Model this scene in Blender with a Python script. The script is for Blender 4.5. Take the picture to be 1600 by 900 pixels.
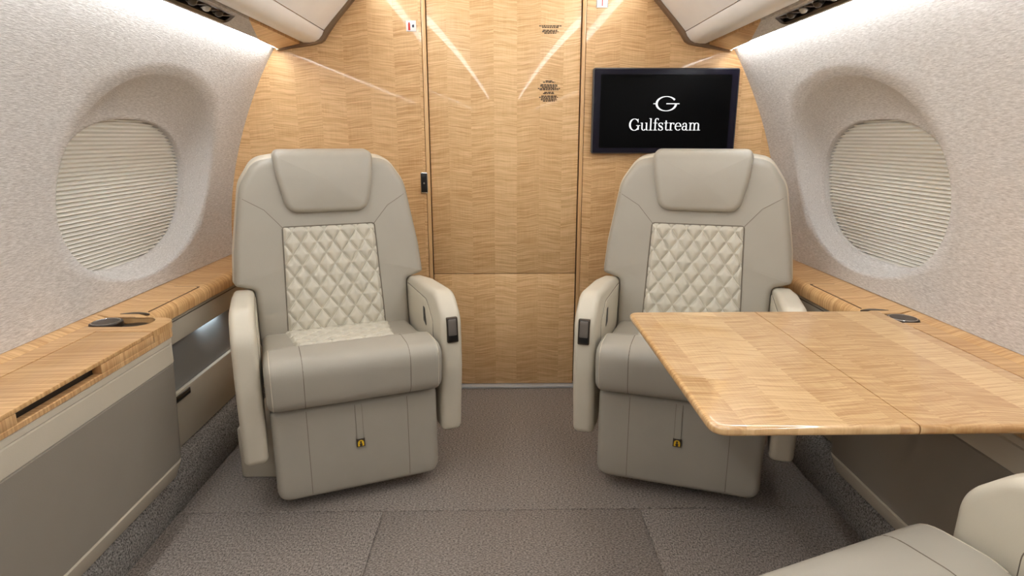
import bpy, bmesh, math, random
import numpy as np
from mathutils import Vector, Matrix
from mathutils.bvhtree import BVHTree

for o in list(bpy.data.objects):
    bpy.data.objects.remove(o)
SC = bpy.context.scene
COL = SC.collection
R = math.radians

# ------------------------------------------------------------------ camera
F_PX, CAM_H = 958.0, 1.15
TILT = math.atan(235 / F_PX)
YAW = math.atan(17 / F_PX * math.cos(TILT))
cd = bpy.data.cameras.new('camera')
cd.sensor_width = 36.0
cd.lens = F_PX / 1600 * 36.0
cd.clip_start = 0.02
cam = bpy.data.objects.new('camera', cd)
COL.objects.link(cam)
cam.location = (0, 0, CAM_H)
cam.rotation_euler = (math.pi / 2 - TILT, 0, -YAW)
SC.camera = cam

# ------------------------------------------------------------------ world, exposure
w = bpy.data.worlds.new('world')
SC.world = w
w.use_nodes = True
w.node_tree.nodes['Background'].inputs[0].default_value = (1, 0.97, 0.93, 1)
w.node_tree.nodes['Background'].inputs[1].default_value = 0.05
SC.view_settings.view_transform = 'Standard'
SC.view_settings.look = 'None'
SC.view_settings.gamma = 1
SC.view_settings.use_curve_mapping = False
SC.view_settings.exposure = 0.42
try:
    SC.cycles.max_bounces = 8
    SC.cycles.diffuse_bounces = 5
    SC.cycles.caustics_reflective = False
    SC.cycles.caustics_refractive = False
    SC.cycles.sample_clamp_indirect = 6
except Exception:
    pass

COVE_STRENGTH = 27.0        # side-wall wash LED strips
CEIL_STRENGTH = 18.0        # ceiling-edge LED strips
AFT_Y = -2.6                # rear end of the cabin
BULK_Y = 2.72               # forward bulkhead
CX = 0.02                   # cabin centre line


# ------------------------------------------------------------------ materials
def srgb(r, g, b):
    def f(c):
        c /= 255.0
        return c / 12.92 if c <= 0.04045 else ((c + 0.055) / 1.055) ** 2.4
    return (f(r), f(g), f(b), 1)


def new_mat(name):
    m = bpy.data.materials.new(name)
    m.use_nodes = True
    nt = m.node_tree
    return m, nt, nt.nodes['Principled BSDF']


def N(nt, t, **k):
    n = nt.nodes.new(t)
    for a, b in k.items():
        setattr(n, a, b)
    return n


def simple(name, col, rough=0.5, metal=0.0, coat=0.0, spec=0.5):
    m, nt, b = new_mat(name)
    b.inputs['Base Color'].default_value = col
    b.inputs['Roughness'].default_value = rough
    b.inputs['Metallic'].default_value = metal
    b.inputs['Coat Weight'].default_value = coat
    b.inputs['Specular IOR Level'].default_value = spec
    return m


def math_node(nt, op, a, b=None, c=None):
    n = N(nt, 'ShaderNodeMath', operation=op)
    for i, v in enumerate((a, b, c)):
        if v is None:
            continue
        if isinstance(v, (int, float)):
            n.inputs[i].default_value = v
        else:
            nt.links.new(v, n.inputs[i])
    return n.outputs[0]


def leather(name, col, scale=420, bump=0.12, rough=0.46):
    m, nt, b = new_mat(name)
    tc = N(nt, 'ShaderNodeTexCoord')
    v = N(nt, 'ShaderNodeTexVoronoi')
    v.inputs['Scale'].default_value = scale
    n = N(nt, 'ShaderNodeTexNoise')
    n.inputs['Scale'].default_value = 9
    n.inputs['Detail'].default_value = 3
    nt.links.new(tc.outputs['Object'], v.inputs['Vector'])
    nt.links.new(tc.outputs['Object'], n.inputs['Vector'])
    mix = N(nt, 'ShaderNodeMix', data_type='RGBA')
    mix.inputs[6].default_value = tuple(c * 0.95 for c in col[:3]) + (1,)
    mix.inputs[7].default_value = tuple(min(1, c * 1.05) for c in col[:3]) + (1,)
    nt.links.new(n.outputs['Fac'], mix.inputs[0])
    nt.links.new(mix.outputs[2], b.inputs['Base Color'])
    bp = N(nt, 'ShaderNodeBump')
    bp.inputs['Strength'].default_value = bump
    bp.inputs['Distance'].default_value = 0.0008
    nt.links.new(v.outputs['Distance'], bp.inputs['Height'])
    nt.links.new(bp.outputs['Normal'], b.inputs['Normal'])
    b.inputs['Roughness'].default_value = rough
    b.inputs['Specular IOR Level'].default_value = 0.4
    return m


def wood(name, s_axis, t_axis, light, dark, strip=0.105, coat=0.38, coat_rough=0.04, slant=0.12, fine=240.0, offset=0.0, table=False, vary=0.10):
    """figured maple veneer: leaves side by side along s, cross-grain figure repeating along t"""
    m, nt, b = new_mat(name)
    tc = N(nt, 'ShaderNodeTexCoord')
    sep = N(nt, 'ShaderNodeSeparateXYZ')
    nt.links.new(tc.outputs['Object'], sep.inputs[0])
    s = math_node(nt, 'ADD', sep.outputs[s_axis], 10.0 + offset)
    t = sep.outputs[t_axis]
    q = math_node(nt, 'DIVIDE', s, strip)
    idx = math_node(nt, 'FLOOR', q)
    pp = math_node(nt, 'PINGPONG', q, 1.0)                   # book-matched leaves
    t2 = math_node(nt, 'ADD', t, math_node(nt, 'MULTIPLY', pp, slant * strip))
    # gentle wander of the figure
    wv = N(nt, 'ShaderNodeCombineXYZ')
    nt.links.new(math_node(nt, 'MULTIPLY', pp, 1.1), wv.inputs[0])
    nt.links.new(math_node(nt, 'MULTIPLY', t, 5.0), wv.inputs[1])
    nt.links.new(math_node(nt, 'MULTIPLY', math_node(nt, 'FLOOR', math_node(nt, 'MULTIPLY', q, 0.5)), 0.37), wv.inputs[2])
    wn = N(nt, 'ShaderNodeTexNoise')
    wn.inputs['Scale'].default_value = 1.6
    wn.inputs['Detail'].default_value = 2
    nt.links.new(wv.outputs[0], wn.inputs['Vector'])
    t3 = math_node(nt, 'ADD', t2, math_node(nt, 'MULTIPLY', wn.outputs['Fac'], 0.012))
    cv = N(nt, 'ShaderNodeCombineXYZ')
    nt.links.new(math_node(nt, 'MULTIPLY', pp, 0.8), cv.inputs[0])
    nt.links.new(math_node(nt, 'MULTIPLY', t3, fine), cv.inputs[1])
    nt.links.new(math_node(nt, 'MULTIPLY', idx, 3.7), cv.inputs[2])
    n1 = N(nt, 'ShaderNodeTexNoise')
    n1.inputs['Scale'].default_value = 1.0
    n1.inputs['Detail'].default_value = 2.5
    n1.inputs['Roughness'].default_value = 0.55
    nt.links.new(cv.outputs[0], n1.inputs['Vector'])
    # fine vertical pores
    cv2 = N(nt, 'ShaderNodeCombineXYZ')
    nt.links.new(math_node(nt, 'MULTIPLY', s, 330), cv2.inputs[0])
    nt.links.new(math_node(nt, 'MULTIPLY', t, 9), cv2.inputs[1])
    n2 = N(nt, 'ShaderNodeTexNoise')
    n2.inputs['Scale'].default_value = 1.0
    n2.inputs['Detail'].default_value = 2
    nt.links.new(cv2.outputs[0], n2.inputs['Vector'])
    # broad cloud
    n3 = N(nt, 'ShaderNodeTexNoise')
    n3.inputs['Scale'].default_value = 3.2
    nt.links.new(tc.outputs['Object'], n3.inputs['Vector'])
    ramp = N(nt, 'ShaderNodeValToRGB')
    ramp.color_ramp.elements[0].position = 0.30
    ramp.color_ramp.elements[0].color = dark
    ramp.color_ramp.elements[1].position = 0.66
    ramp.color_ramp.elements[1].color = light
    a = math_node(nt, 'ADD', n1.outputs['Fac'], math_node(nt, 'MULTIPLY', math_node(nt, 'SUBTRACT', n2.outputs['Fac'], 0.5), 0.22))
    a = math_node(nt, 'ADD', a, math_node(nt, 'MULTIPLY', math_node(nt, 'SUBTRACT', n3.outputs['Fac'], 0.5), 0.16))
    # one leaf a touch lighter than the next
    rnd = N(nt, 'ShaderNodeTexWhiteNoise', noise_dimensions='1D')
    nt.links.new(idx, rnd.inputs['W'])
    a = math_node(nt, 'ADD', a, math_node(nt, 'MULTIPLY', math_node(nt, 'SUBTRACT', rnd.outputs['Value'], 0.5), vary))
    nt.links.new(a, ramp.inputs[0])
    nt.links.new(ramp.outputs[0], b.inputs['Base Color'])
    b.inputs['Roughness'].default_value = 0.38
    b.inputs['Coat Weight'].default_value = coat
    b.inputs['Coat Roughness'].default_value = coat_rough
    b.inputs['Specular IOR Level'].default_value = 0.25
    if table:
        b.inputs['Coat IOR'].default_value = 1.9
    return m


def woven(name, c1, c2, along, across, axes, bump=0.5, dist=0.002, rough=0.95, mottled=0.0):
    """woven textile: short threads, stretched along one axis of object space"""
    m, nt, b = new_mat(name)
    tc = N(nt, 'ShaderNodeTexCoord')
    mp = N(nt, 'ShaderNodeMapping')
    sc = [across, across, across]
    sc[axes] = along
    mp.inputs['Scale'].default_value = sc
    nt.links.new(tc.outputs['Object'], mp.inputs[0])
    n = N(nt, 'ShaderNodeTexNoise')
    n.inputs['Scale'].default_value = 1
    n.inputs['Detail'].default_value = 4
    n.inputs['Roughness'].default_value = 0.65
    nt.links.new(mp.outputs[0], n.inputs['Vector'])
    ramp = N(nt, 'ShaderNodeValToRGB')
    ramp.color_ramp.elements[0].position = 0.34
    ramp.color_ramp.elements[0].color = c1
    ramp.color_ramp.elements[1].position = 0.66
    ramp.color_ramp.elements[1].color = c2
    nt.links.new(n.outputs['Fac'], ramp.inputs[0])
    nt.links.new(ramp.outputs[0], b.inputs['Base Color'])
    bp = N(nt, 'ShaderNodeBump')
    bp.inputs['Strength'].default_value = bump
    bp.inputs['Distance'].default_value = dist
    nt.links.new(n.outputs['Fac'], bp.inputs['Height'])
    nt.links.new(bp.outputs['Normal'], b.inputs['Normal'])
    b.inputs['Roughness'].default_value = rough
    b.inputs['Specular IOR Level'].default_value = 0.1
    return m


def emitter(name, col, strength):
    m = bpy.data.materials.new(name)
    m.use_nodes = True
    nt = m.node_tree
    nt.nodes.clear()
    e = N(nt, 'ShaderNodeEmission')
    e.inputs[0].default_value = col
    e.inputs[1].default_value = strength
    o = N(nt, 'ShaderNodeOutputMaterial')
    nt.links.new(e.outputs[0], o.inputs[0])
    return m


M = {}
W_LIGHT, W_DARK = srgb(230, 192, 143), srgb(190, 145, 95)
M['wood_wall'] = wood('maple_bulkhead', 0, 2, W_LIGHT, W_DARK)
M['wood_door'] = wood('maple_door', 0, 2, srgb(234, 198, 149), srgb(197, 153, 102), strip=0.098, offset=0.04)
M['wood_top'] = wood('maple_top', 0, 1, srgb(224, 184, 132), srgb(186, 139, 88), strip=0.30, slant=0.10, fine=120, coat_rough=0.06)
M['wood_table'] = wood('maple_table', 0, 1, srgb(232, 193, 140), srgb(190, 143, 90), strip=0.088, slant=0.15, fine=210, coat=1.0, coat_rough=0.012, table=True, vary=0.2)
M['wood_edge'] = wood('maple_edge', 0, 1, srgb(222, 182, 132), srgb(186, 140, 92), strip=0.3, slant=0.0, fine=160, coat_rough=0.1)
M['walnut'] = simple('dark_edge_trim', srgb(122, 98, 74), 0.5)
M['fabric'] = woven('wall_fabric', srgb(182, 176, 171), srgb(222, 218, 214), 55, 460, 1, bump=0.55, dist=0.003)
M['carpet'] = woven('carpet', srgb(90, 83, 78), srgb(184, 172, 163), 150, 260, 0, bump=0.9, dist=0.004)
M['carpet2'] = woven('carpet_panel', srgb(92, 85, 80), srgb(186, 174, 165), 230, 140, 0, bump=0.9, dist=0.004)
M['carpet_kick'] = woven('carpet_kick', srgb(74, 71, 68), srgb(188, 181, 174), 200, 200, 1, bump=1.0, dist=0.005)
M['taupe'] = leather('taupe_leather', srgb(167, 160, 147))
M['taupe_panel'] = leather('taupe_panel_leather', srgb(143, 135, 124), rough=0.55)
M['cream'] = leather('cream_leather', srgb(204, 195, 177), rough=0.42)
M['quilt'] = leather('quilted_leather', srgb(203, 196, 180), rough=0.44)
M['panel_cream'] = leather('panel_leather', srgb(198, 188, 170), rough=0.5)
M['seam'] = simple('seam_thread', srgb(116, 106, 93), 0.8)
M['thread'] = simple('cream_thread', srgb(232, 226, 210), 0.7)
M['bin'] = leather('bin_vinyl', srgb(248, 246, 243), scale=600, bump=0.04, rough=0.4)
M['ceiling'] = simple('ceiling_white', srgb(236, 232, 226), 0.7)
M['aft'] = simple('aft_panel', srgb(190, 176, 156), 0.7)
M['black'] = simple('black_plastic', srgb(22, 20, 19), 0.35)
M['dark_metal'] = simple('dark_metal', srgb(86, 76, 66), 0.3, 0.8)
M['gunmetal'] = simple('gunmetal', srgb(60, 52, 47), 0.28, 0.7)
M['flap'] = simple('flap_grey', srgb(112, 105, 98), 0.35, 0.3)
M['chrome'] = simple('chrome', srgb(225, 225, 225), 0.12, 1.0)
M['alu'] = simple('aluminium', srgb(215, 218, 222), 0.4, 0.5)
M['shade'] = simple('pleated_shade', srgb(240, 236, 228), 0.8)
M['shade_frame'] = simple('window_frame', srgb(205, 198, 188), 0.6)
M['screen'] = simple('screen_glass', srgb(6, 6, 7), 0.25, spec=0.06)
M['bezel'] = simple('tv_bezel', srgb(20, 18, 32), 0.2, spec=0.2)
M['tv_case'] = simple('tv_case', srgb(58, 54, 54), 0.35)
M['logo'] = emitter('lit_logo', (1, 1, 1, 1), 0.95)
M['print'] = simple('black_print', srgb(70, 56, 42), 0.7)
M['sign'] = simple('placard_white', srgb(236, 234, 230), 0.4)
M['red'] = simple('placard_red', srgb(192, 44, 38), 0.5)
M['navy'] = simple('placard_navy', srgb(40, 44, 70), 0.5)
M['yellow'] = simple('tag_yellow', srgb(226, 184, 36), 0.5)
M['tag'] = simple('tag_brown', srgb(60, 46, 36), 0.6)
M['niche'] = simple('niche_lining', srgb(150, 150, 148), 0.6)
M['led'] = emitter('cove_led', (0.93, 0.97, 1.0, 1), COVE_STRENGTH)
M['led_ceiling'] = emitter('ceiling_led', (0.93, 0.97, 1.0, 1), CEIL_STRENGTH)
M['led_niche'] = emitter('niche_led', (0.72, 0.88, 1.0, 1), 14.0)
M['glass_lens'] = simple('clear_lens', srgb(200, 200, 196), 0.1, 0.6)


# ------------------------------------------------------------------ object helpers
def finish(name, bm, mat, parent=None, smooth=True, recalc=True):
    if recalc:
        bmesh.ops.recalc_face_normals(bm, faces=bm.faces[:])
    me = bpy.data.meshes.new(name)
    bm.to_mesh(me)
    bm.free()
    for p in me.polygons:
        p.use_smooth = smooth
    if smooth:
        try:
            me.set_sharp_from_angle(angle=R(42))
        except Exception:
            pass
    ob = bpy.data.objects.new(name, me)
    COL.objects.link(ob)
    if mat is not None:
        me.materials.append(M[mat] if isinstance(mat, str) else mat)
    if parent is not None:
        ob.parent = parent
    return ob


def empty(name, loc=(0, 0, 0), rz=0.0, label=None, cat=None, group=None):
    o = bpy.data.objects.new(name, None)
    COL.objects.link(o)
    o.empty_display_size = 0.05
    o.location = loc
    o.rotation_euler = (0, 0, rz)
    return tag(o, label, cat, group)


def tag(o, label=None, cat=None, group=None, kind=None):
    if label:
        o['label'] = label
    if cat:
        o['category'] = cat
    if group:
        o['group'] = group
    if kind:
        o['kind'] = kind
    return o


def struct(o, label=None):
    o['kind'] = 'structure'
    if label:
        o['label'] = label
    return o


def box(bm, x0, x1, y0, y1, z0, z1, bevel=0.0, seg=2):
    x0, x1 = min(x0, x1), max(x0, x1)
    y0, y1 = min(y0, y1), max(y0, y1)
    z0, z1 = min(z0, z1), max(z0, z1)
    r = bmesh.ops.create_cube(bm, size=1.0)
    for v in r['verts']:
        v.co = Vector(((x0 + x1) / 2 + v.co.x * (x1 - x0), (y0 + y1) / 2 + v.co.y * (y1 - y0), (z0 + z1) / 2 + v.co.z * (z1 - z0)))
    if bevel > 0:
        es = list({e for v in r['verts'] for e in v.link_edges})
        bmesh.ops.bevel(bm, geom=es, offset=bevel, segments=seg, affect='EDGES', profile=0.5)


def box_obj(name, dims, mat, parent=None, bevel=0.0, seg=2):
    bm = bmesh.new()
    box(bm, *dims, bevel=bevel, seg=seg)
    return finish(name, bm, mat, parent)


def round_poly(pts, seg=6):
    """pts: (a, b, radius) corners -> closed polyline with rounded corners"""
    out = []
    n = len(pts)
    for i in range(n):
        p = Vector(pts[i][:2])
        r = pts[i][2]
        a = Vector(pts[i - 1][:2]) - p
        b = Vector(pts[(i + 1) % n][:2]) - p
        la, lb = a.length, b.length
        a.normalize()
        b.normalize()
        if r <= 1e-6:
            out.append((p.x, p.y))
            continue
        ang = a.angle(b)
        d = min(r / max(math.tan(ang / 2), 1e-4), 0.48 * la, 0.48 * lb)
        p0, p1 = p + a * d, p + b * d
        for k in range(seg + 1):
            t = k / seg
            q = p0 * (1 - t) ** 2 + p * 2 * t * (1 - t) + p1 * t * t
            out.append((q.x, q.y))
    return out


def resample(pts, step):
    out = []
    n = len(pts)
    for i in range(n):
        a, b = Vector(pts[i]), Vector(pts[(i + 1) % n])
        L = (b - a).length
        if L < 1e-5:
            continue
        k = max(1, int(round(L / step)))
        for j in range(k):
            q = a.lerp(b, j / k)
            out.append((q.x, q.y))
    return out


def offset_poly(pts, d):
    """move a closed polyline inwards by d"""
    n = len(pts)
    area = sum(pts[i][0] * pts[(i + 1) % n][1] - pts[(i + 1) % n][0] * pts[i][1] for i in range(n))
    sg = 1 if area > 0 else -1
    out = []
    for i in range(n):
        p = Vector(pts[i])
        a = (p - Vector(pts[i - 1]))
        b = (Vector(pts[(i + 1) % n]) - p)
        if a.length < 1e-7 or b.length < 1e-7:
            t = a + b
        else:
            t = a.normalized() + b.normalized()
        t.normalize()
        nrm = Vector((-t.y, t.x)) * sg
        q = p + nrm * d
        out.append((q.x, q.y))
    return out


def pillow_bm(bm, outline, c0, c1, r, fn, seg=5, crown1=0.0, crown0=0.0, rings=5, r0=None, guard=0.0):
    """solid with a 2-D outline (a, b), thickness c0..c1, rounded rims and crowned faces; fn(a, b, c) -> xyz"""
    n = len(outline)
    r0 = r if r0 is None else r0
    ca = sum(p[0] for p in outline) / n
    cb = sum(p[1] for p in outline) / n

    def ring(poly, c):
        return [bm.verts.new(fn(p[0], p[1], c)) for p in poly]

    def bridge(A, B):
        for i in range(n):
            j = (i + 1) % n
            try:
                bm.faces.new((A[i], A[j], B[j], B[i]))
            except ValueError:
                pass

    def cap(cend, sgn, rr, crown):
        loops = []
        for k in range(seg + 1):
            th = k / seg * math.pi / 2
            poly = offset_poly(outline, rr * (1 - math.cos(th)))
            loops.append(ring(poly, cend - sgn * rr * (1 - math.sin(th))))
        base = offset_poly(outline, rr)
        if guard:
            base = offset_poly(outline, rr + guard)
            loops.append(ring(base, cend))
        for k in range(1, rings):
            s = 1 - k / rings
            poly = [(ca + (p[0] - ca) * s, cb + (p[1] - cb) * s) for p in base]
            loops.append(ring(poly, cend + sgn * crown * (1 - s * s)))
        for a, b in zip(loops, loops[1:]):
            bridge(a, b)
        cv = bm.verts.new(fn(ca, cb, cend + sgn * crown))
        last = loops[-1]
        for i in range(n):
            bm.faces.new((last[i], last[(i + 1) % n], cv))
        return loops[0]

    A = cap(c1, 1, r, crown1)
    B = cap(c0, -1, r0, crown0)
    bridge(A, B)


def pillow(name, outline, c0, c1, r, fn, mat, parent=None, **k):
    bm = bmesh.new()
    pillow_bm(bm, outline, c0, c1, r, fn, **k)
    return finish(name, bm, mat, parent)


def tube_bm(bm, pts, rad, sides=6, closed=False):
    pts = [Vector(p) for p in pts]
    n = len(pts)
    loops = []
    for i, p in enumerate(pts):
        if closed:
            t = pts[(i + 1) % n] - pts[i - 1]
        else:
            t = pts[min(i + 1, n - 1)] - pts[max(i - 1, 0)]
        t.normalize()
        up = Vector((0, 0, 1)) if abs(t.z) < 0.9 else Vector((1, 0, 0))
        a = t.cross(up).normalized()
        b = t.cross(a)
        loops.append([bm.verts.new(p + a * rad * math.cos(2 * math.pi * k / sides) + b * rad * math.sin(2 * math.pi * k / sides)) for k in range(sides)])
    rng = range(n) if closed else range(n - 1)
    for i in rng:
        A, B = loops[i], loops[(i + 1) % n]
        for k in range(sides):
            bm.faces.new((A[k], A[(k + 1) % sides], B[(k + 1) % sides], B[k]))
    if not closed:
        bm.faces.new(loops[0])
        bm.faces.new(loops[-1][::-1])


def tube(name, pts, rad, mat, parent=None, sides=6, closed=False):
    bm = bmesh.new()
    tube_bm(bm, pts, rad, sides, closed)
    return finish(name, bm, mat, parent)


def bvh_of(ob):
    me = ob.data
    return BVHTree.FromPolygons([v.co.copy() for v in me.vertices], [tuple(p.vertices) for p in me.polygons])


def densify(pts, step):
    out = []
    for a, b in zip(pts, pts[1:]):
        a, b = Vector(a), Vector(b)
        k = max(1, int((b - a).length / step))
        for j in range(k):
            out.append(a.lerp(b, j / k))
    out.append(Vector(pts[-1]))
    return out


def project_line(bvh, pts, direction, step=0.012, lift=0.0):
    d = Vector(direction).normalized()
    out = []
    for p in densify(pts, step):
        h = bvh.ray_cast(p - d * 1.0, d)
        if h[0] is not None:
            out.append(h[0] - d * lift)
    return out


def seam(name, bvh, pts, direction, parent, rad=0.0011, mat='seam', step=0.012, lift=-0.0003):
    q = project_line(bvh, pts, direction, step, lift)
    if len(q) > 1:
        return tube(name, q, rad, mat, parent, sides=5)


def grid_bm(bm, nu, nv, fn):
    vs = [[bm.verts.new(fn(i / nu, j / nv)) for i in range(nu + 1)] for j in range(nv + 1)]
    for j in range(nv):
        for i in range(nu):
            bm.faces.new((vs[j][i], vs[j][i + 1], vs[j + 1][i + 1], vs[j + 1][i]))
    return vs


def fill_holes_bm(bm, loops, z0, z1, fn=None):
    """flat board whose first loop is the rim and the others are holes"""
    fn = fn or (lambda a, b, c: (a, b, c))
    for z in (z0, z1):
        edges = []
        for lp in loops:
            vs = [bm.verts.new((p[0], p[1], z)) for p in lp]
            for i in range(len(vs)):
                edges.append(bm.edges.new((vs[i], vs[(i + 1) % len(vs)])))
        bmesh.ops.triangle_fill(bm, use_beauty=True, use_dissolve=False, edges=edges)
    for lp in loops:
        a = [bm.verts.new((p[0], p[1], z0)) for p in lp]
        b = [bm.verts.new((p[0], p[1], z1)) for p in lp]
        for i in range(len(lp)):
            j = (i + 1) % len(lp)
            bm.faces.new((a[i], a[j], b[j], b[i]))
    bmesh.ops.remove_doubles(bm, verts=bm.verts[:], dist=1e-5)
    for v in bm.verts:
        v.co = Vector(fn(*v.co))


# ------------------------------------------------------------------ cabin section
_wz = [0.30, 0.50, 0.64, 0.83, 1.02, 1.15, 1.32, 1.505, 1.60]
_wh = [1.185, 1.208, 1.217, 1.206, 1.172, 1.130, 1.062, 0.962, 0.895]
_pf = np.polyfit(_wz, _wh, 5)


def wallh(z):
    return float(np.polyval(_pf, z))


WALL_Z0, WALL_Z1 = 0.648, 1.528
WIN_C, WIN_A, WIN_B = (2.060, 0.969), 0.356, 0.238
RIM_C, RIM_A, RIM_B = (2.05, 1.022), 0.43, 0.322


def sup(th, n):
    c, s_ = math.cos(th), math.sin(th)
    return math.copysign(abs(c) ** (2 / n), c), math.copysign(abs(s_) ** (2 / n), s_)


def rim_pt(th):
    c, s_ = sup(th, 2.15)
    return RIM_C[0] + RIM_A * c, RIM_C[1] + RIM_B * s_


def open_pt(th, grow=0.0):
    c, s_ = sup(th, 2.45)
    return WIN_C[0] + (WIN_A + grow) * c, WIN_C[1] + (WIN_B + grow) * s_


def win_h(z):
    return 1.252 - 0.17 * (z - 0.975)


def build_wall(side, name):
    s = side
    bm = bmesh.new()

    def put(y, z, h=None):
        return bm.verts.new((CX + s * (wallh(z) if h is None else h), y, z))

    y0, y1 = 1.50, 2.60
    cy, cz = 2.055, 1.02
    corners = [math.atan2(zz - cz, yy - cy) % (2 * math.pi) for yy in (y0, y1) for zz in (WALL_Z0, WALL_Z1)]
    ths = sorted(set([2 * math.pi * k / 120 for k in range(120)] + corners))
    rings = []

    def rect(th):
        dx, dz = math.cos(th), math.sin(th)
        t = 1e9
        if dx > 1e-9: t = min(t, (y1 - cy) / dx)
        if dx < -1e-9: t = min(t, (y0 - cy) / dx)
        if dz > 1e-9: t = min(t, (WALL_Z1 - cz) / dz)
        if dz < -1e-9: t = min(t, (WALL_Z0 - cz) / dz)
        return cy + dx * t, cz + dz * t

    NR = 16
    for k in range(5):                                         # rectangle -> rim
        t = k / 5
        row = []
        for th in ths:
            a, b = rect(th)
            ry, rz = rim_pt(th)
            y, z = a + (ry - a) * t, b + (rz - b) * t
            row.append(put(y, z))
        rings.append(row)
    for k in range(NR + 1):                                    # rim -> opening
        t = k / NR
        row = []
        for th in ths:
            ry, rz = rim_pt(th)
            oy, oz = open_pt(th)
            # rounded shoulder, then a straight funnel, easing at the bottom
            y, z = ry + (oy - ry) * t, rz + (oz - rz) * t
            q = 0.25 * (3 * t * t - 2 * t ** 3) + 0.75 * (1 - (1 - t) ** 2.1)
            row.append(put(y, z, wallh(z) * (1 - q) + win_h(z) * q))
        rings.append(row)
    row = []
    for th in ths:                                             # short return behind the opening
        oy, oz = open_pt(th)
        row.append(put(oy, oz, win_h(oz) + 0.034))
    rings.append(row)
    n = len(ths)
    for A, B in zip(rings, rings[1:]):
        for i in range(n):
            j = (i + 1) % n
            bm.faces.new((A[i], A[j], B[j], B[i]))
    # plain wall fore and aft of the window bay
    zs0 = sorted({round(v.co.z, 6) for v in rings[0] if abs(v.co.y - y0) < 1e-4})
    zs1 = sorted({round(v.co.z, 6) for v in rings[0] if abs(v.co.y - y1) < 1e-4})
    for zs, ya, yb in ((zs0, AFT_Y, y0), (zs1, y1, BULK_Y)):
        cols = [ya, yb] if yb - ya < 1 else [ya, -1.0, 0.5, yb]
        g = [[put(y, z) for z in zs] for y in cols]
        for A, B in zip(g, g[1:]):
            for i in range(len(zs) - 1):
                bm.faces.new((A[i], A[i + 1], B[i + 1], B[i]))
    bmesh.ops.remove_doubles(bm, verts=bm.verts[:], dist=1e-5)
    bmesh.ops.recalc_face_normals(bm, faces=bm.faces[:])
    ob = finish(name, bm, 'fabric', recalc=False)
    at_ = ob.data.attributes.get('sharp_edge')
    if at_:
        ob.data.attributes.remove(at_)
    ob.data.update()
    return struct(ob)


# ------------------------------------------------------------------ floor
fl = struct(box_obj('floor', (-1.25, 1.29, AFT_Y, BULK_Y + 0.02, -0.06, -0.006), 'carpet'))


def floor_piece(x0, x1, y0, y1, mat, nm='carpet_panel'):
    return box_obj(nm, (x0, x1, y0, y1, -0.012, 0.0), mat, fl, bevel=0.003, seg=2)


SX0, SX1, SY = -0.378, 0.437, 1.727
floor_piece(-1.2, 1.24, SY + 0.002, BULK_Y - 0.012, 'carpet')
floor_piece(SX0 + 0.002, SX1 - 0.002, AFT_Y, SY - 0.002, 'carpet')
floor_piece(-1.2, SX0 - 0.002, AFT_Y, SY - 0.002, 'carpet2')
floor_piece(SX1 + 0.002, 1.24, AFT_Y, SY - 0.002, 'carpet2')

# ------------------------------------------------------------------ side walls, windows, kick boards
for s, wn, side in ((-1, 1, 'left'), (1, 2, 'right')):
    build_wall(s, 'wall_' + side)
    # carpeted kick roll
    prof = [(1.04, 0.0), (1.034, 0.03), (1.036, 0.07), (1.048, 0.105), (1.07, 0.135), (1.10, 0.155), (1.135, 0.165), (1.20, 0.167)]
    bm = bmesh.new()
    ys = np.linspace(AFT_Y, BULK_Y, 12)
    g = [[bm.verts.new((CX + s * h, y, z)) for h, z in prof + [(1.20, 0.0)]] for y in ys]
    for A, B in zip(g, g[1:]):
        for i in range(len(A)):
            j = (i + 1) % len(A)
            bm.faces.new((A[i], A[j], B[j], B[i]))
    bm.faces.new(g[0])
    bm.faces.new(g[-1][::-1])
    struct(finish('baseboard_' + side, bm, 'carpet_kick'))
    # window: frame ring with a closed pleated blind
    wroot = struct(empty('window_%d' % wn, (CX + s * win_h(WIN_C[1]), WIN_C[0], WIN_C[1])))
    ox, oy, oz = wroot.location
    bm = bmesh.new()
    n_pleat, p = 40, 0.0124
    zc = WIN_C[1]
    rows = []
    for k in range(2 * n_pleat + 1):
        z = zc + (k / 2 - n_pleat / 2) * p
        dep = 0.013 if k % 2 == 0 else 0.029
        rows.append((z, win_h(z) + dep))
    L = []
    for z, h in rows:
        L.append([bm.verts.new((CX + s * h - ox, y - oy, z - oz)) for y in (WIN_C[0] - 0.40, WIN_C[0], WIN_C[0] + 0.40)])
    for A, B in zip(L, L[1:]):
        for i in range(2):
            bm.faces.new((A[i], A[i + 1], B[i + 1], B[i]))
    # keep the pleats inside the oval
    blind = finish('pleated_shade', bm, 'shade', wroot, smooth=False)
    bm = bmesh.new()
    pts = []
    for k in range(96):
        th = 2 * math.pi * k / 96
        y, z = open_pt(th, 0.004)
        pts.append((CX + s * (win_h(z) + 0.006) - ox, y - oy, z - oz))
    tube_bm(bm, pts, 0.004, 6, True)
    finish('window_frame', bm, 'shade_frame', wroot)
    # outer pane behind the blind
    bm = bmesh.new()
    outl = [(0.42 * math.cos(2 * math.pi * k / 48), 0.28 * math.sin(2 * math.pi * k / 48)) for k in range(48)]
    vs = [bm.verts.new((CX + s * (win_h(WIN_C[1] + b) + 0.05) - ox, WIN_C[0] + a - oy, WIN_C[1] + b - oz)) for a, b in outl]
    bm.faces.new(vs)
    finish('window_pane', bm, 'shade_frame', wroot)

# ------------------------------------------------------------------ forward bulkhead and door
DX0, DX1 = -0.306, 0.334


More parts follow.
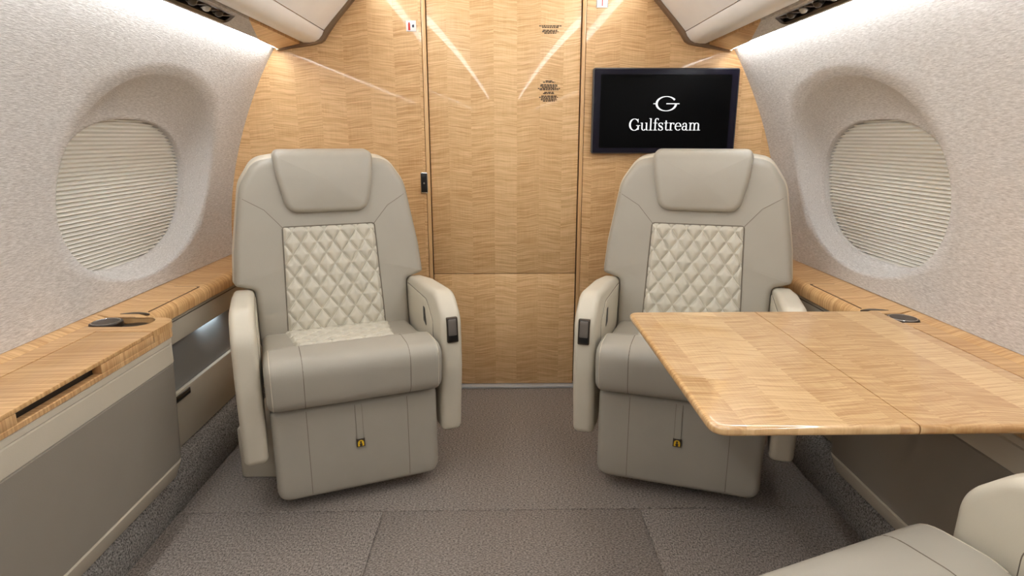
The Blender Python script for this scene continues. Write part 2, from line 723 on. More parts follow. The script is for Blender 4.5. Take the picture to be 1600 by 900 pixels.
def bulk_panel(name, x0, x1, y0, mat, curve, thick=0.03):
    """veneered panel; `curve` is the side (-1/1) that follows the cabin wall"""
    zs = [0.0, 0.3, 0.58] + list(np.linspace(0.62, 1.52, 16)) + [1.93]
    def hh(z):
        return wallh(min(max(z, 0.3), 1.55)) + 0.012
    outl = []
    if curve < 0:
        outl = [(CX - hh(z), z) for z in zs] + [(x1, 1.93), (x1, 0.0)]
    else:
        outl = [(CX + hh(z), z) for z in zs] + [(x0, 1.93), (x0, 0.0)]
    bm = bmesh.new()
    A = [bm.verts.new((a, y0, b)) for a, b in outl]
    B = [bm.verts.new((a, y0 + thick, b)) for a, b in outl]
    bm.faces.new(A)
    bm.faces.new(B[::-1])
    for i in range(len(A)):
        j = (i + 1) % len(A)
        bm.faces.new((A[i], B[i], B[j], A[j]))
    bmesh.ops.recalc_face_normals(bm, faces=bm.faces[:])
    return finish(name, bm, mat, smooth=False)


struct(bulk_panel('wall_front', -2, DX0 - 0.022, BULK_Y, 'wood_wall', -1))
struct(bulk_panel('wall_front', DX1 + 0.022, 2, BULK_Y, 'wood_wall', 1))
# jamb strips
for i, (x0, x1, mt) in enumerate(((DX0 - 0.020, DX0 - 0.004, 'wood_edge'), (DX1 + 0.005, DX1 + 0.020, 'wood_edge'))):
    struct(box_obj('trim_%d' % (i + 1), (x0, x1, BULK_Y - 0.004, BULK_Y + 0.03, 0.0, 1.93), mt, bevel=0.002))
door = struct(empty('door_1', ((DX0 + DX1) / 2, BULK_Y + 0.006, 0)))
dc = (DX0 + DX1) / 2
for z0, z1 in ((0.014, 0.5475), (0.5505, 1.93)):
    ob = box_obj('door_panel', (DX0 - dc, DX1 - dc, 0, 0.03, z0, z1), 'wood_door', door, bevel=0.0012)
box_obj('threshold', (DX0 - dc - 0.02, DX1 - dc + 0.02, -0.03, 0.03, 0.001, 0.012), 'alu', door, bevel=0.002)
box_obj('door_gap', (DX0 - dc - 0.021, DX1 - dc + 0.021, 0.031, 0.034, 0.0, 1.93), 'black', door)

# rear end and ceiling of the cabin (behind and above the viewpoint)
struct(box_obj('wall_back', (-1.26, 1.30, AFT_Y - 0.04, AFT_Y, 0, 1.95), 'aft'))
bm = bmesh.new()
cp = [(-0.62, 1.80), (-0.60, 1.85), (-0.5, 1.89), (-0.3, 1.92), (0, 1.93), (0.3, 1.92), (0.5, 1.89), (0.60, 1.85), (0.62, 1.80)]
g = [[bm.verts.new((CX + a, y, b)) for a, b in cp] for y in (AFT_Y, 0.0, BULK_Y)]
for A, B in zip(g, g[1:]):
    for i in range(len(cp) - 1):
        bm.faces.new((A[i], A[i + 1], B[i + 1], B[i]))
struct(finish('ceiling', bm, 'ceiling'))

# ------------------------------------------------------------------ overhead bins, service panels, light strips
sidephrase = {-1: 'above the bare side console', 1: 'above the folding table'}
wallphrase = {-1: 'wall behind the bare side console', 1: 'wall behind the folding table'}
for s in (-1, 1):
    # bin: rounded lower corner, sloping face
    yb0, yb1 = AFT_Y + 0.01, BULK_Y - 0.035
    root = empty('overhead_bin', (CX + s * 0.80, 0.0, 1.53), label='white padded overhead bin with a lengthwise seam, ' + sidephrase[s], cat='overhead bin', group='overhead bins')
    ox, oy, oz = root.location
    lower = [(0.842, 1.545), (0.838, 1.532), (0.825, 1.527), (0.80, 1.527), (0.78, 1.530), (0.762, 1.540), (0.748, 1.556), (0.740, 1.572)]
    upper = [(0.739, 1.575), (0.700, 1.618), (0.655, 1.665), (0.612, 1.712), (0.585, 1.748), (0.57, 1.79)]

    def loft(nm, prof, mat, back, y0=yb0, y1=yb1):
        bm = bmesh.new()
        pr = prof + back
        A = [bm.verts.new((CX + s * h - ox, y0, z - oz)) for h, z in pr]
        B = [bm.verts.new((CX + s * h - ox, y1, z - oz)) for h, z in pr]
        for i in range(len(pr)):
            j = (i + 1) % len(pr)
            bm.faces.new((A[i], A[j], B[j], B[i]))
        bm.faces.new(A)
        bm.faces.new(B[::-1])
        return finish(nm, bm, mat, root)
    loft('lower_panel', lower, 'bin', [(0.76, 1.585), (0.842, 1.585)])
    loft('bin_door', upper, 'bin', [(0.60, 1.80), (0.76, 1.60)])
    # dark end trim against the bulkhead
    outer = [(0.940, 1.499), (0.83, 1.516), (0.79, 1.522), (0.762, 1.528), (0.745, 1.538), (0.727, 1.565), (0.69, 1.612), (0.645, 1.66), (0.602, 1.707), (0.57, 1.75)]
    loft('end_trim', outer, 'walnut', [(0.60, 1.80), (0.80, 1.60), (0.955, 1.55)], BULK_Y - 0.033, BULK_Y - 0.002)

    # service panel strip: fabric, wooden at its forward end
    def strip(nm, prof, mat, y0, y1, shear=0.0):
        bm = bmesh.new()
        A = [bm.verts.new((CX + s * h, y0 + shear * (h - 0.84), z)) for h, z in prof]
        B = [bm.verts.new((CX + s * h, y1, z)) for h, z in prof]
        for i in range(len(prof)):
            j = (i + 1) % len(prof)
            bm.faces.new((A[i], A[j], B[j], B[i]))
        bm.faces.new(A)
        bm.faces.new(B[::-1])
        return finish(nm, bm, mat)
    pprof = [(0.842, 1.524), (0.945, 1.513), (0.952, 1.516), (0.952, 1.56), (0.842, 1.56)]
    i0 = 3 if s < 0 else 5
    GY0, GY1 = 1.72, 2.12
    # the strip is cut around the service unit
    bm = bmesh.new()

    def pz(h):
        return 1.524 - (h - 0.842) / 0.08 * 0.019
    outer_l = [(0.842, AFT_Y + 0.01), (0.922, AFT_Y + 0.01), (0.922, 2.46), (0.842, 2.17)]
    hole = round_poly([(0.856, GY0, 0.012), (0.908, GY0, 0.012), (0.908, GY1 + 0.02, 0.015), (0.856, GY1 - 0.035, 0.02)], 5)
    fill_holes_bm(bm, [outer_l, hole], 0.0, 0.03, lambda a, b, c: (CX + s * a, b, pz(a) + c))
    struct(finish('trim_%d' % i0, bm, 'fabric', smooth=False))
    bm = bmesh.new()
    fill_holes_bm(bm, [[(0.842, 2.172), (0.924, 2.462), (0.930, BULK_Y - 0.034), (0.842, BULK_Y - 0.034)]], 0.0, 0.03, lambda a, b, c: (CX + s * a, b, pz(a) - 0.001 + c))
    struct(finish('trim_%d' % (i0 + 1), bm, 'wood_top', smooth=False))
    # service unit: black tray with lamp and air nozzles
    unit = empty('service_unit', (CX + s * 0.882, (GY0 + GY1) / 2, pz(0.882)), label='black recessed tray of reading lamps and air nozzles, ' + sidephrase[s], cat='air vent', group='overhead service units')
    ux, uy, uz = unit.location
    bm = bmesh.new()
    lo = offset_poly(hole, -0.004)
    hi = offset_poly(hole, 0.006)
    A = [bm.verts.new((CX + s * a - ux, b - uy, pz(a) - 0.0015 - uz)) for a, b in lo]
    Bv = [bm.verts.new((CX + s * a - ux, b - uy, pz(a) + 0.002 - uz)) for a, b in hi]
    Cv = [bm.verts.new((CX + s * a - ux, b - uy, pz(a) + 0.045 - uz)) for a, b in hi]
    for P, Q in ((A, Bv), (Bv, Cv)):
        for i in range(len(P)):
            j = (i + 1) % len(P)
            bm.faces.new((P[i], P[j], Q[j], Q[i]))
    bm.faces.new(Cv)
    finish('tray', bm, 'gunmetal', unit)
    for k, yy in enumerate((GY0 + 0.06, GY0 + 0.15, GY0 + 0.235, GY0 + 0.315)):
        bm = bmesh.new()
        bmesh.ops.create_cone(bm, cap_ends=True, segments=20, radius1=0.019, radius2=0.026, depth=0.03,
                              matrix=Matrix.Translation((0, yy - uy, 0.022)) @ Matrix.Rotation(R(14 * s), 4, 'Y'))
        nz = finish('air_nozzle' if k % 2 else 'reading_lamp', bm, 'black' if k % 2 else 'gunmetal', unit)
        bm = bmesh.new()
        bmesh.ops.create_uvsphere(bm, u_segments=14, v_segments=8, radius=0.014, matrix=Matrix.Translation((0, yy - uy, 0.008)))
        finish('lens' if k % 2 == 0 else 'nozzle_ball', bm, 'glass_lens' if k % 2 == 0 else 'dark_metal', nz)
        bm = bmesh.new()
        box(bm, -0.02, 0.02, yy - uy + 0.034, yy - uy + 0.044, 0.004, 0.03, 0.002)
        finish('tray_rib', bm, 'dark_metal', unit)

    # cove strip along the top of the wall
    lamp = box_obj('cove_light', (CX + s * 0.925, CX + s * 0.943, -1.44, BULK_Y - 0.036, 1.5070, 1.5100), 'led')
    lamp.data.transform(Matrix.Translation((-CX - s * 0.934, 0, -1.5085)))
    lamp.location = (CX + s * 0.934, 0, 1.5085)
    tag(lamp, 'thin white light strip at the top of the fabric ' + wallphrase[s], 'light strip', 'cove light strips')
    # cover above the strip, closing the gap to the wall
    struct(box_obj('trim_%d' % (i0 + 4), (CX + s * 0.915, CX + s * 0.985, AFT_Y, BULK_Y - 0.002, 1.521, 1.535), 'ceiling'))
    # ceiling-edge strip
    lamp = bmesh.new()
    a = [(0.560, 1.795), (0.540, 1.808)]
    vs = [lamp.verts.new(v) for v in ((s * 0.0, AFT_Y + 0.1, 0.0), (s * -0.015, AFT_Y + 0.1, 0.050), (s * -0.015, BULK_Y - 0.04, 0.050), (s * 0.0, BULK_Y - 0.04, 0.0))]
    lamp.faces.new(vs)
    ext = bmesh.ops.extrude_face_region(lamp, geom=lamp.faces[:])
    for v in [e for e in ext['geom'] if isinstance(e, bmesh.types.BMVert)]:
        v.co += Vector((s * 0.004, 0, 0.004))
    lamp = finish('ceiling_light', lamp, 'led_ceiling', smooth=False)
    lamp.location = (CX + s * 0.585, 0, 1.80)
    tag(lamp, 'long white light strip between ceiling and bin ' + sidephrase[s], 'light strip', 'ceiling light strips')

# ------------------------------------------------------------------ side ledges and consoles
TOPZ = 0.64
for s in (-1, 1):
    bare = s < 0
    X = lambda h: CX + s * h
    # --- narrow ledge beside the seat
    Y0, Y1 = 1.745, BULK_Y - 0.004
    where = 'beside the seat with nothing in front' if bare else 'beside the seat behind the folding table'
    led = empty('side_ledge', (X(1.12), 2.2, 0), label='narrow maple ledge over cream leather panels, ' + where, cat='side ledge', group='side ledges')
    lx, ly = led.location.x, led.location.y
    bm = bmesh.new()
    prof = [(1.225, TOPZ - 0.05), (1.225, TOPZ + 0.006), (1.20, TOPZ + 0.006), (1.172, TOPZ), (1.10, TOPZ), (1.082, TOPZ - 0.004), (1.071, TOPZ - 0.014), (1.067, TOPZ - 0.028), (1.069, TOPZ - 0.05)]
    A = [bm.verts.new((X(h) - lx, Y0 - ly, z)) for h, z in prof]
    B = [bm.verts.new((X(h) - lx, Y1 - ly, z)) for h, z in prof]
    for i in range(len(prof)):
        j = (i + 1) % len(prof)
        bm.faces.new((A[i], A[j], B[j], B[i]))
    bm.faces.new(A)
    bm.faces.new(B[::-1])
    top = finish('ledge_top', bm, 'wood_top', led)
    # fine joints of the flush lid
    for nm, d in (('lid_joint', (1.086, 1.188, 2.118, 2.121)), ('lid_joint', (1.0865, 1.0875, 1.80, 2.12))):
        box_obj(nm, (X(d[0]) - lx, X(d[1]) - lx, d[2] - ly, d[3] - ly, TOPZ - 0.003, TOPZ + 0.0003), 'walnut', led)
    # leather apron with a welt
    box_obj('apron_panel', (X(1.092) - lx, X(1.15) - lx, Y0 - ly, Y1 - ly, 0.492, TOPZ - 0.05), 'panel_cream', led, bevel=0.008)
    box_obj('welt', (X(1.0895) - lx, X(1.10) - lx, Y0 - ly, Y1 - ly, 0.566, 0.5695), 'seam', led)
    # niche: back and floor lining, lamp under the apron
    bm = bmesh.new()
    pr = [(1.104, 0.15), (1.104, 0.336), (1.146, 0.500), (1.152, 0.500), (1.152, 0.15)]
    A = [bm.verts.new((X(h) - lx, Y0 - ly, z)) for h, z in pr]
    B = [bm.verts.new((X(h) - lx, Y1 - ly, z)) for h, z in pr]
    for i in range(5):
        bm.faces.new((A[i], A[(i + 1) % 5], B[(i + 1) % 5], B[i]))
    bm.faces.new(A)
    bm.faces.new(B[::-1])
    finish('niche_back', bm, 'niche', led, smooth=False)
    lamp = box_obj('niche_lamp', (X(1.122) - lx, X(1.134) - lx, 2.17 - ly, 2.33 - ly, 0.4885, 0.4915), 'led_niche', led)
    box_obj('lower_panel', (X(1.085) - lx, X(1.104) - lx, Y0 - ly, Y1 - ly, 0.150, 0.335), 'panel_cream', led, bevel=0.008)
    lt = box_obj('latch', (X(1.0805) - lx, X(1.09) - lx, 1.86 - ly, 1.965 - ly, 0.306, 0.327), 'dark_metal', led, bevel=0.002)
    box_obj('latch_grip', (X(1.079) - lx, X(1.082) - lx, 1.867 - ly, 1.958 - ly, 0.310, 0.316), 'black', lt)

    # --- wide console
    CY0, CY1 = -1.3, 1.735
    FH = 0.965                                  # front face half width
    lab = ('maple-topped side console with a finger slot and an open cup holder' if bare else 'maple-topped side console that the folding table swings out from')
    con = empty('side_console', (X(1.08), 1.2, 0), label=lab, cat='side console', group='side consoles')
    kx, ky = con.location.x, con.location.y
    # cup-holder opening (stadium across the ledge)
    def stad(cx_, cy_, half, rad, n=12):
        o = []
        for k in range(n + 1):
            th = -math.pi / 2 + math.pi * k / n
            o.append((cx_ + half + rad * math.cos(th), cy_ + rad * math.sin(th)))
        for k in range(n + 1):
            th = math.pi / 2 + math.pi * k / n
            o.append((cx_ - half + rad * math.cos(th), cy_ + rad * math.sin(th)))
        return o
    CUPC = (1.107, 1.692)
    cup = stad(CUPC[0], CUPC[1], 0.046, 0.047)
    LIDX, LIDY1 = 1.118, 1.60
    rim = round_poly([(FH, LIDY1 + 0.002, 0.0), (FH, CY1, 0.055), (1.222, CY1, 0.0), (1.222, CY0, 0.0), (LIDX + 0.002, CY0, 0.0), (LIDX + 0.002, LIDY1 + 0.002, 0.0)], 10)
    bm = bmesh.new()
    fill_holes_bm(bm, [rim, cup], TOPZ - 0.018, TOPZ, lambda a, b, c: (X(a) - kx, b - ky, c))
    finish('console_top', bm, 'wood_top', con)
    # flush lid
    bm = bmesh.new()
    box(bm, X(FH) - kx, X(LIDX) - kx, CY0 - ky, LIDY1 - ky, TOPZ - 0.010, TOPZ, 0.0015)
    finish('lid', bm, 'wood_top', con)
    box_obj('lid_bed', (X(FH + 0.03) - kx, X(LIDX + 0.01) - kx, CY0 - ky, LIDY1 + 0.01 - ky, TOPZ - 0.05, TOPZ - 0.0185), 'black', con)
    # raised lip along the wall
    bm = bmesh.new()
    pr = [(1.226, TOPZ - 0.01), (1.226, TOPZ + 0.007), (1.203, TOPZ + 0.007), (1.176, TOPZ - 0.001)]
    A = [bm.verts.new((X(h) - kx, CY0 - ky, z)) for h, z in pr]
    B = [bm.verts.new((X(h) - kx, CY1 + 0.005 - ky, z)) for h, z in pr]
    for i in range(4):
        bm.faces.new((A[i], A[(i + 1) % 4], B[(i + 1) % 4], B[i]))
    bm.faces.new(A)
    bm.faces.new(B[::-1])
    finish('wall_lip', bm, 'wood_top', con)
    # wooden front lip, with a long finger slot
    SLY0, SLY1 = 1.115, 1.375
    bm = bmesh.new()
    def frontloop(off, yend):
        """front face line that rounds the forward corner"""
        pts = [(FH + off, CY0)]
        r = 0.055
        for k in range(9):
            th = k / 8 * math.pi / 2
            pts.append((FH + off + r * (1 - math.cos(th)), yend - r + r * math.sin(th)))
        pts.append((1.20, yend))
        return pts
    def skirt(bmx, off, yend, z0, z1, thick=0.02, tilt=0.0, bev=0.003):
        o = frontloop(off, yend)
        i_ = [(h + thick, min(y, yend - thick)) for h, y in o]
        rowsz = [(z0, bev), (z0 + bev, 0), (z1 - bev, 0), (z1, bev)]
        L = []
        for z, inn in rowsz:
            L.append([bmx.verts.new((X(h + inn + tilt * (z1 - z)) - kx, y - (inn if h > FH + 0.03 else 0) - ky, z)) for h, y in o])
        Lb = [bmx.verts.new((X(h) - kx, y - ky, z1)) for h, y in i_]
        La = [bmx.verts.new((X(h + tilt * (z1 - z0)) - kx, y - ky, z0)) for h, y in i_]
        L = [La] + L + [Lb]
        for A_, B_ in zip(L, L[1:]):
            for k in range(len(o) - 1):
                bmx.faces.new((A_[k], A_[k + 1], B_[k + 1], B_[k]))
    LIPZ = 0.594
    # lower half of the lip, full length; upper half broken by the slot
    skirt(bm, 0.0, CY1, LIPZ, 0.608, bev=0.002)
    finish('front_lip', bm, 'wood_edge', con)
    slot_edges = ((CY0, SLY0), (SLY1, LIDY1 - 0.0)) if bare else ((CY0, LIDY1),)
    for a, b in slot_edges:
        box_obj('lip_block', (X(FH) - kx, X(FH + 0.03) - kx, a - ky, b - ky, 0.6078, TOPZ - 0.0103), 'wood_edge', con, bevel=0.0008)
    bm = bmesh.new()
    o = [(h, y) for h, y in frontloop(0.0, CY1)]
    o[0] = (FH, LIDY1 + 0.002)
    lo = [bm.verts.new((X(h) - kx, y - ky, 0.6078)) for h, y in o]
    hi = [bm.verts.new((X(h) - kx, y - ky, TOPZ - 0.0175)) for h, y in o]
    for k in range(len(o) - 1):
        bm.faces.new((lo[k], lo[k + 1], hi[k + 1], hi[k]))
    finish('lip_corner', bm, 'wood_edge', con)
    if bare:
        box_obj('slot_lining', (X(FH + 0.022) - kx, X(FH + 0.03) - kx, SLY0 - ky, SLY1 - ky, 0.607, 0.631), 'black', con)
    # leather front
    bm = bmesh.new()
    skirt(bm, 0.004, CY1 - 0.004, 0.575, LIPZ - 0.001, tilt=-0.02)
    finish('leather_band', bm, 'panel_cream', con)
    bm = bmesh.new()
    skirt(bm, 0.0045, CY1 - 0.004, 0.516, 0.5745, tilt=0.01)
    finish('leather_band', bm, 'panel_cream', con)
    bm = bmesh.new()
    skirt(bm, 0.006, CY1 - 0.006, 0.212, 0.5155, tilt=0.05)
    finish('front_panel', bm, 'taupe_panel', con)
    bm = bmesh.new()
    skirt(bm, 0.018, CY1 - 0.012, 0.155, 0.2125, thick=0.05, tilt=0.35, bev=0.004)
    finish('kick_strip', bm, 'panel_cream', con)
    # body fill behind the skins
    box_obj('carcass', (X(1.03) - kx, X(1.20) - kx, CY0 - ky, CY1 - 0.03 - ky, 0.168, 0.585), 'panel_cream', con)
    # cup holder: dark well and a round metal lid
    bm = bmesh.new()
    cin = offset_poly(cup, 0.0005)
    A = [bm.verts.new((X(a) - kx, b - ky, TOPZ - 0.002)) for a, b in cin]
    B = [bm.verts.new((X(a) - kx, b - ky, TOPZ - 0.040)) for a, b in cin]
    for i in range(len(A)):
        j = (i + 1) % len(A)
        bm.faces.new((A[i], A[j], B[j], B[i]))
    bm.faces.new(B)
    well = finish('cup_well', bm, 'wood_edge', con)
    bm = bmesh.new()
    ins = [(CUPC[0] - 0.035 + 0.043 * math.cos(2 * math.pi * k / 28), CUPC[1] + 0.043 * math.sin(2 * math.pi * k / 28)) for k in range(28)]
    pillow_bm(bm, ins, TOPZ - 0.039, TOPZ - 0.014, 0.002, lambda a, b, c: (X(a) - kx, b - ky, c), seg=2, rings=2)
    finish('cup_insert', bm, 'black', con)
    hc = (CUPC[0] + 0.040, CUPC[1] + 0.0)
    outl = [(hc[0] + 0.043 * math.cos(2 * math.pi * k / 36), hc[1] + 0.043 * math.sin(2 * math.pi * k / 36)) for k in range(36)]
    lidd = pillow('cup_lid', outl, TOPZ - 0.03, TOPZ + 0.001, 0.003, lambda a, b, c: (X(a) - kx, b - ky, c), 'gunmetal', con, seg=3, rings=3)
    bm = bmesh.new()
    tube_bm(bm, [(X(hc[0] + 0.036 * math.cos(2 * math.pi * k / 36)) - kx, hc[1] + 0.036 * math.sin(2 * math.pi * k / 36) - ky, TOPZ + 0.0012) for k in range(36)], 0.0010, 5, True)
    finish('lid_ring', bm, 'chrome', lidd)
    # crescent pull at the forward edge of the console
    bm = bmesh.new()
    cr = []
    for k in range(15):
        t = k / 14
        cr.append((1.07 + 0.085 * t, 1.776 + 0.016 * math.sin(math.pi * t)))
    cr.append((1.155, 1.772))
    cr.append((1.07, 1.772))
    pillow_bm(bm, cr, TOPZ - 0.004, TOPZ + 0.0008, 0.0003, lambda a, b, c: (X(a) - lx, b - ly, c), seg=1, rings=2)
    finish('crescent_pull', bm, 'dark_metal', led)

# ------------------------------------------------------------------ folding table
TZ = 0.672
tab = empty('folding_table', (1.0, 1.305, TOPZ), label='glossy maple folding table swung out from the side console', cat='table')
tx, ty, tz = tab.location


def leaf(nm, pts):
    outl = resample(round_poly(pts, 8), 0.05)
    return pillow(nm, outl, TZ - 0.018 - tz, TZ - tz, 0.007, lambda a, b, c: (a - tx, b - ty, c), 'wood_table', tab, seg=4, rings=2, guard=0.004)


for lo_x, hi_x in ((0.0, 0.7128), (0.7150, 2.0)):
    ob = leaf('table_leaf', [(0.357, 0.947, 0.035), (1.070, 0.947, 0.02), (1.070, 1.660, 0.02), (0.357, 1.660, 0.03)])
    bm = bmesh.new()
    bm.from_mesh(ob.data)
    for cx_, sgn in ((lo_x, -1), (hi_x, 1)):
        r_ = bmesh.ops.bisect_plane(bm, geom=bm.verts[:] + bm.edges[:] + bm.faces[:], plane_co=(cx_ - tx, 0, 0), plane_no=(sgn, 0, 0), clear_outer=True)
        ed = [e for e in r_['geom_cut'] if isinstance(e, bmesh.types.BMEdge)]
        if ed:
            bmesh.ops.holes_fill(bm, edges=ed)
    bm.to_mesh(ob.data)
    bm.free()
    ob.data.set_sharp_from_angle(angle=R(42))
box_obj('slide_rail', (0.78 - tx, 1.065 - tx, 1.00 - ty, 1.04 - ty, 0.0, TZ - 0.0175 - tz), 'dark_metal', tab, bevel=0.002)
box_obj('slide_rail', (0.78 - tx, 1.065 - tx, 1.56 - ty, 1.60 - ty, 0.0, TZ - 0.0175 - tz), 'dark_metal', tab, bevel=0.002)
box_obj('leaf_joint', (0.705 - tx, 0.723 - tx, 0.955 - ty, 1.652 - ty, TZ - 0.0172 - tz, TZ - 0.004 - tz), 'walnut', tab)
box_obj('hinge', (0.69 - tx, 0.74 - tx, 1.0 - ty, 1.05 - ty, 0.004, TZ - 0.0175 - tz), 'dark_metal', tab, bevel=0.001)


# ------------------------------------------------------------------ club seats
def quilt(name, surf, du, dv, puff, mat, parent, nu=150, nv=160, stitch=True, size=(0.33, 0.39)):
    """stitched diamonds over a patch surf(u, v) -> (point, normal), u and v in 0..1"""
    def h(u, v):
        a = u * size[0] / du
        b = v * size[1] / dv
        p, q = a + b, a - b
        e = min(abs(p - round(p)), abs(q - round(q)))
        edge = min(u, 1 - u, v, 1 - v)
        k = min(1.0, edge / 0.03)
        return puff * (1 - math.exp(-(e / 0.13))) * (0.35 + 0.65 * k) * 1.0 - (1 - k) * 0.004
    bm = bmesh.new()
    def f(u, v):
        p, n = surf(u, v)
        return p + n * h(u, v)
    grid_bm(bm, nu, nv, f)
    ob = finish(name, bm, mat, parent, recalc=False)
    for pl in ob.data.polygons:
        pl.use_smooth = True
    at = ob.data.attributes.get('sharp_edge')
    if at:
        ob.data.attributes.remove(at)
    if stitch:
        bm = bmesh.new()
        A, B = size[0] / du, size[1] / dv
        def line(fn):
            run = []
            N_ = 90
            for k in range(N_ + 1):
                u, v = fn(k / N_)
                if 0.015 < u < 0.985 and 0.015 < v < 0.985:
                    p, n = surf(u, v)
                    run.append(p + n * (h(u, v) + 0.0002))
                else:
                    if len(run) > 1: tube_bm(bm, run, 0.0006, 4)
                    run = []
            if len(run) > 1: tube_bm(bm, run, 0.0006, 4)
        for m in range(-int(B) - 1, int(A + B) + 2):
            for off in (-0.05, 0.05):
                line(lambda t, m=m, off=off: ((m + off - t * B) / A, t))       # a + b = m
                line(lambda t, m=m, off=off: ((m + off + t * B) / A, t))       # a - b = m
        if len(bm.verts):
            finish('stitching', bm, 'thread', ob)
    return ob


def make_seat(loc, ang, mir, label, base_box, stowed_aisle_arm=False):
    """local x = lateral, -y = forward, origin under the seat; mir flips so that the control arm is on the aisle side (+x * mir)"""
    root = empty('club_seat', (loc[0], loc[1], 0), ang, label, 'armchair', 'leather club seats')
    FWD = 0.30
    def P(u, dep, z):
        return Vector((u * mir, -(dep + FWD), z))
    # ---- pedestal base
    bx0, bx1, by0, by1 = base_box
    ca_, sa_ = math.cos(-ang), math.sin(-ang)
    def WB(a, b, c):                                   # the pedestal stays square to the cabin
        dx_, dy_ = a - loc[0], b - loc[1]
        return Vector((dx_ * ca_ - dy_ * sa_, dx_ * sa_ + dy_ * ca_, c))
    ol = round_poly([(bx0, by0, 0.02), (bx1, by0, 0.02), (bx1, by1, 0.02), (bx0, by1, 0.02)], 4)
    pillow('base', ol, 0.0, 0.185, 0.008, WB, 'panel_cream', root, seg=2, rings=2, guard=0.003)
    ol = round_poly([(-0.24, -0.44, 0.03), (0.24, -0.44, 0.03), (0.24, -0.14, 0.02), (-0.24, -0.14, 0.02)], 4)
    pillow('seat_frame', ol, 0.17, 0.365, 0.008, lambda a, b, c: P(a, b, c), 'panel_cream', root, seg=2, rings=2, guard=0.003)
    # ---- footrest
    ol = resample(round_poly([(-0.257, 0.352, 0.02), (-0.257, 0.045, 0.045), (0.257, 0.045, 0.045), (0.257, 0.352, 0.02)], 7), 0.03)
    foot = pillow('footrest', ol, -0.12, 0.0, 0.022, lambda a, b, c: P(a, c - 0.10 * max(0, 0.35 - b) * 0.0, b), 'taupe', root, crown1=0.006)
    bv = bvh_of(foot)
    fd = (0, 1, 0)
    for u in (-0.155, 0.155):
        seam('seam', bv, [P(u, 0, 0.05), P(u, 0, 0.35)], fd, foot)
    # pull strap with tag
    bm = bmesh.new()
    for z0, z1, w_, th in ((0.205, 0.36, 0.010, 0.003),):
        q = project_line(bv, [P(0, 0, z0), P(0, 0, z1)], fd, 0.02, 0.0005)
        for a, b in zip(q, q[1:]):
            v = [bm.verts.new(a + Vector((dx, dy, 0))) for dx, dy in ((-w_, 0.002), (-w_, -th), (w_, -th), (w_, 0.002))]
            w2 = [bm.verts.new(b + Vector((dx, dy, 0))) for dx, dy in ((-w_, 0.002), (-w_, -th), (w_, -th), (w_, 0.002))]
            for i in range(4):
                bm.faces.new((v[i], v[(i + 1) % 4], w2[(i + 1) % 4], w2[i]))
    bmesh.ops.remove_doubles(bm, verts=bm.verts[:], dist=1e-5)
    strap = finish('pull_strap', bm, 'taupe', root)
    for dx in (-0.0103, 0.0103):
        tube('strap_edge', [p_ + Vector((dx, -0.0015, 0)) for p_ in q], 0.0009, 'seam', strap, sides=5)
    sz = 0.212
    y0 = project_line(bv, [P(0, 0, sz), P(0, 0, sz + 0.001)], fd)[0].y
    bm = bmesh.new()
    box(bm, -0.013, 0.013, y0 - 0.008, y0 + 0.002, sz - 0.013, sz + 0.013, 0.001)
    tg = finish('strap_tag', bm, 'tag', root)
    bm = bmesh.new()                                   # yellow arch with a dark figure in it
    arch = [(-0.0095, -0.010)] + [(0.0095 * math.cos(math.pi * (1 - k / 10)), 0.001 + 0.0095 * math.sin(math.pi * (1 - k / 10))) for k in range(11)] + [(0.0095, -0.010)]
    pillow_bm(bm, arch, -(y0 - 0.008), -(y0 - 0.0088), 0.0002, lambda a, b, c: Vector((a, -c, sz + b)), seg=1, rings=2)
    finish('tag_mark', bm, 'yellow', tg)
    bm = bmesh.new()
    fig = [(0.0032 * math.cos(2 * math.pi * k / 12), 0.004 + 0.0034 * math.sin(2 * math.pi * k / 12)) for k in range(12)]
    pillow_bm(bm, fig, -(y0 - 0.0088), -(y0 - 0.0094), 0.0002, lambda a, b, c: Vector((a, -c, sz + b)), seg=1, rings=2)
    fig = [(-0.0032, -0.010), (0.0032, -0.010), (0.0048, -0.003), (0.002, 0.0005), (-0.002, 0.0005), (-0.0048, -0.003)]
    pillow_bm(bm, fig, -(y0 - 0.0088), -(y0 - 0.0094), 0.0002, lambda a, b, c: Vector((a, -c, sz + b)), seg=1, rings=2)
    finish('tag_figure', bm, 'tag', tg)
    # ---- seat cushion: side profile (dep, z) extruded across
    prof = [(-0.47, 0.36, 0.03), (-0.47, 0.468, 0.03), (-0.20, 0.488, 0.10), (-0.06, 0.530, 0.09), (0.078, 0.528, 0.12), (0.058, 0.362, 0.06)]
    ol = resample(round_poly(prof, 8), 0.02)
    cush = pillow('seat_cushion', ol, -0.262, 0.262, 0.026, lambda a, b, c: P(c, a, b), 'taupe', root, seg=6, crown1=0.004, crown0=0.004, rings=4)
    bv = bvh_of(cush)
    down = (0, 0, -1)
    # seams running over the front roll
    for sg in (-1, 1):
        pts = []
        u = 0.157 * sg
        for k in range(40):
            th = R(-75) + R(185) * k / 39
            c_ = P(u, -0.06, 0.435)
            d = P(0, math.cos(th), 0) - P(0, 0, 0)
            d.z = math.sin(th)
            hit = bv.ray_cast(c_ + d * 0.5, -d)
            if hit[0] is not None and P(0, 0, 0).y - hit[0].y > -0.155:
                pts.append(hit[0])
        if len(pts) > 2:
            tube('seam', pts, 0.0011, 'seam', cush, sides=5)
        # piping at the side of the roll
        pts = []
        for k in range(48):
            th = R(-95) + R(200) * k / 47
            d = P(0, math.cos(th), 0) - P(0, 0, 0)
            d.z = math.sin(th)
            c_ = P(0.246 * sg, -0.06, 0.435)
            hit = bv.ray_cast(c_ + d * 0.5, -d)
            if hit[0] is not None:
                pts.append(hit[0])
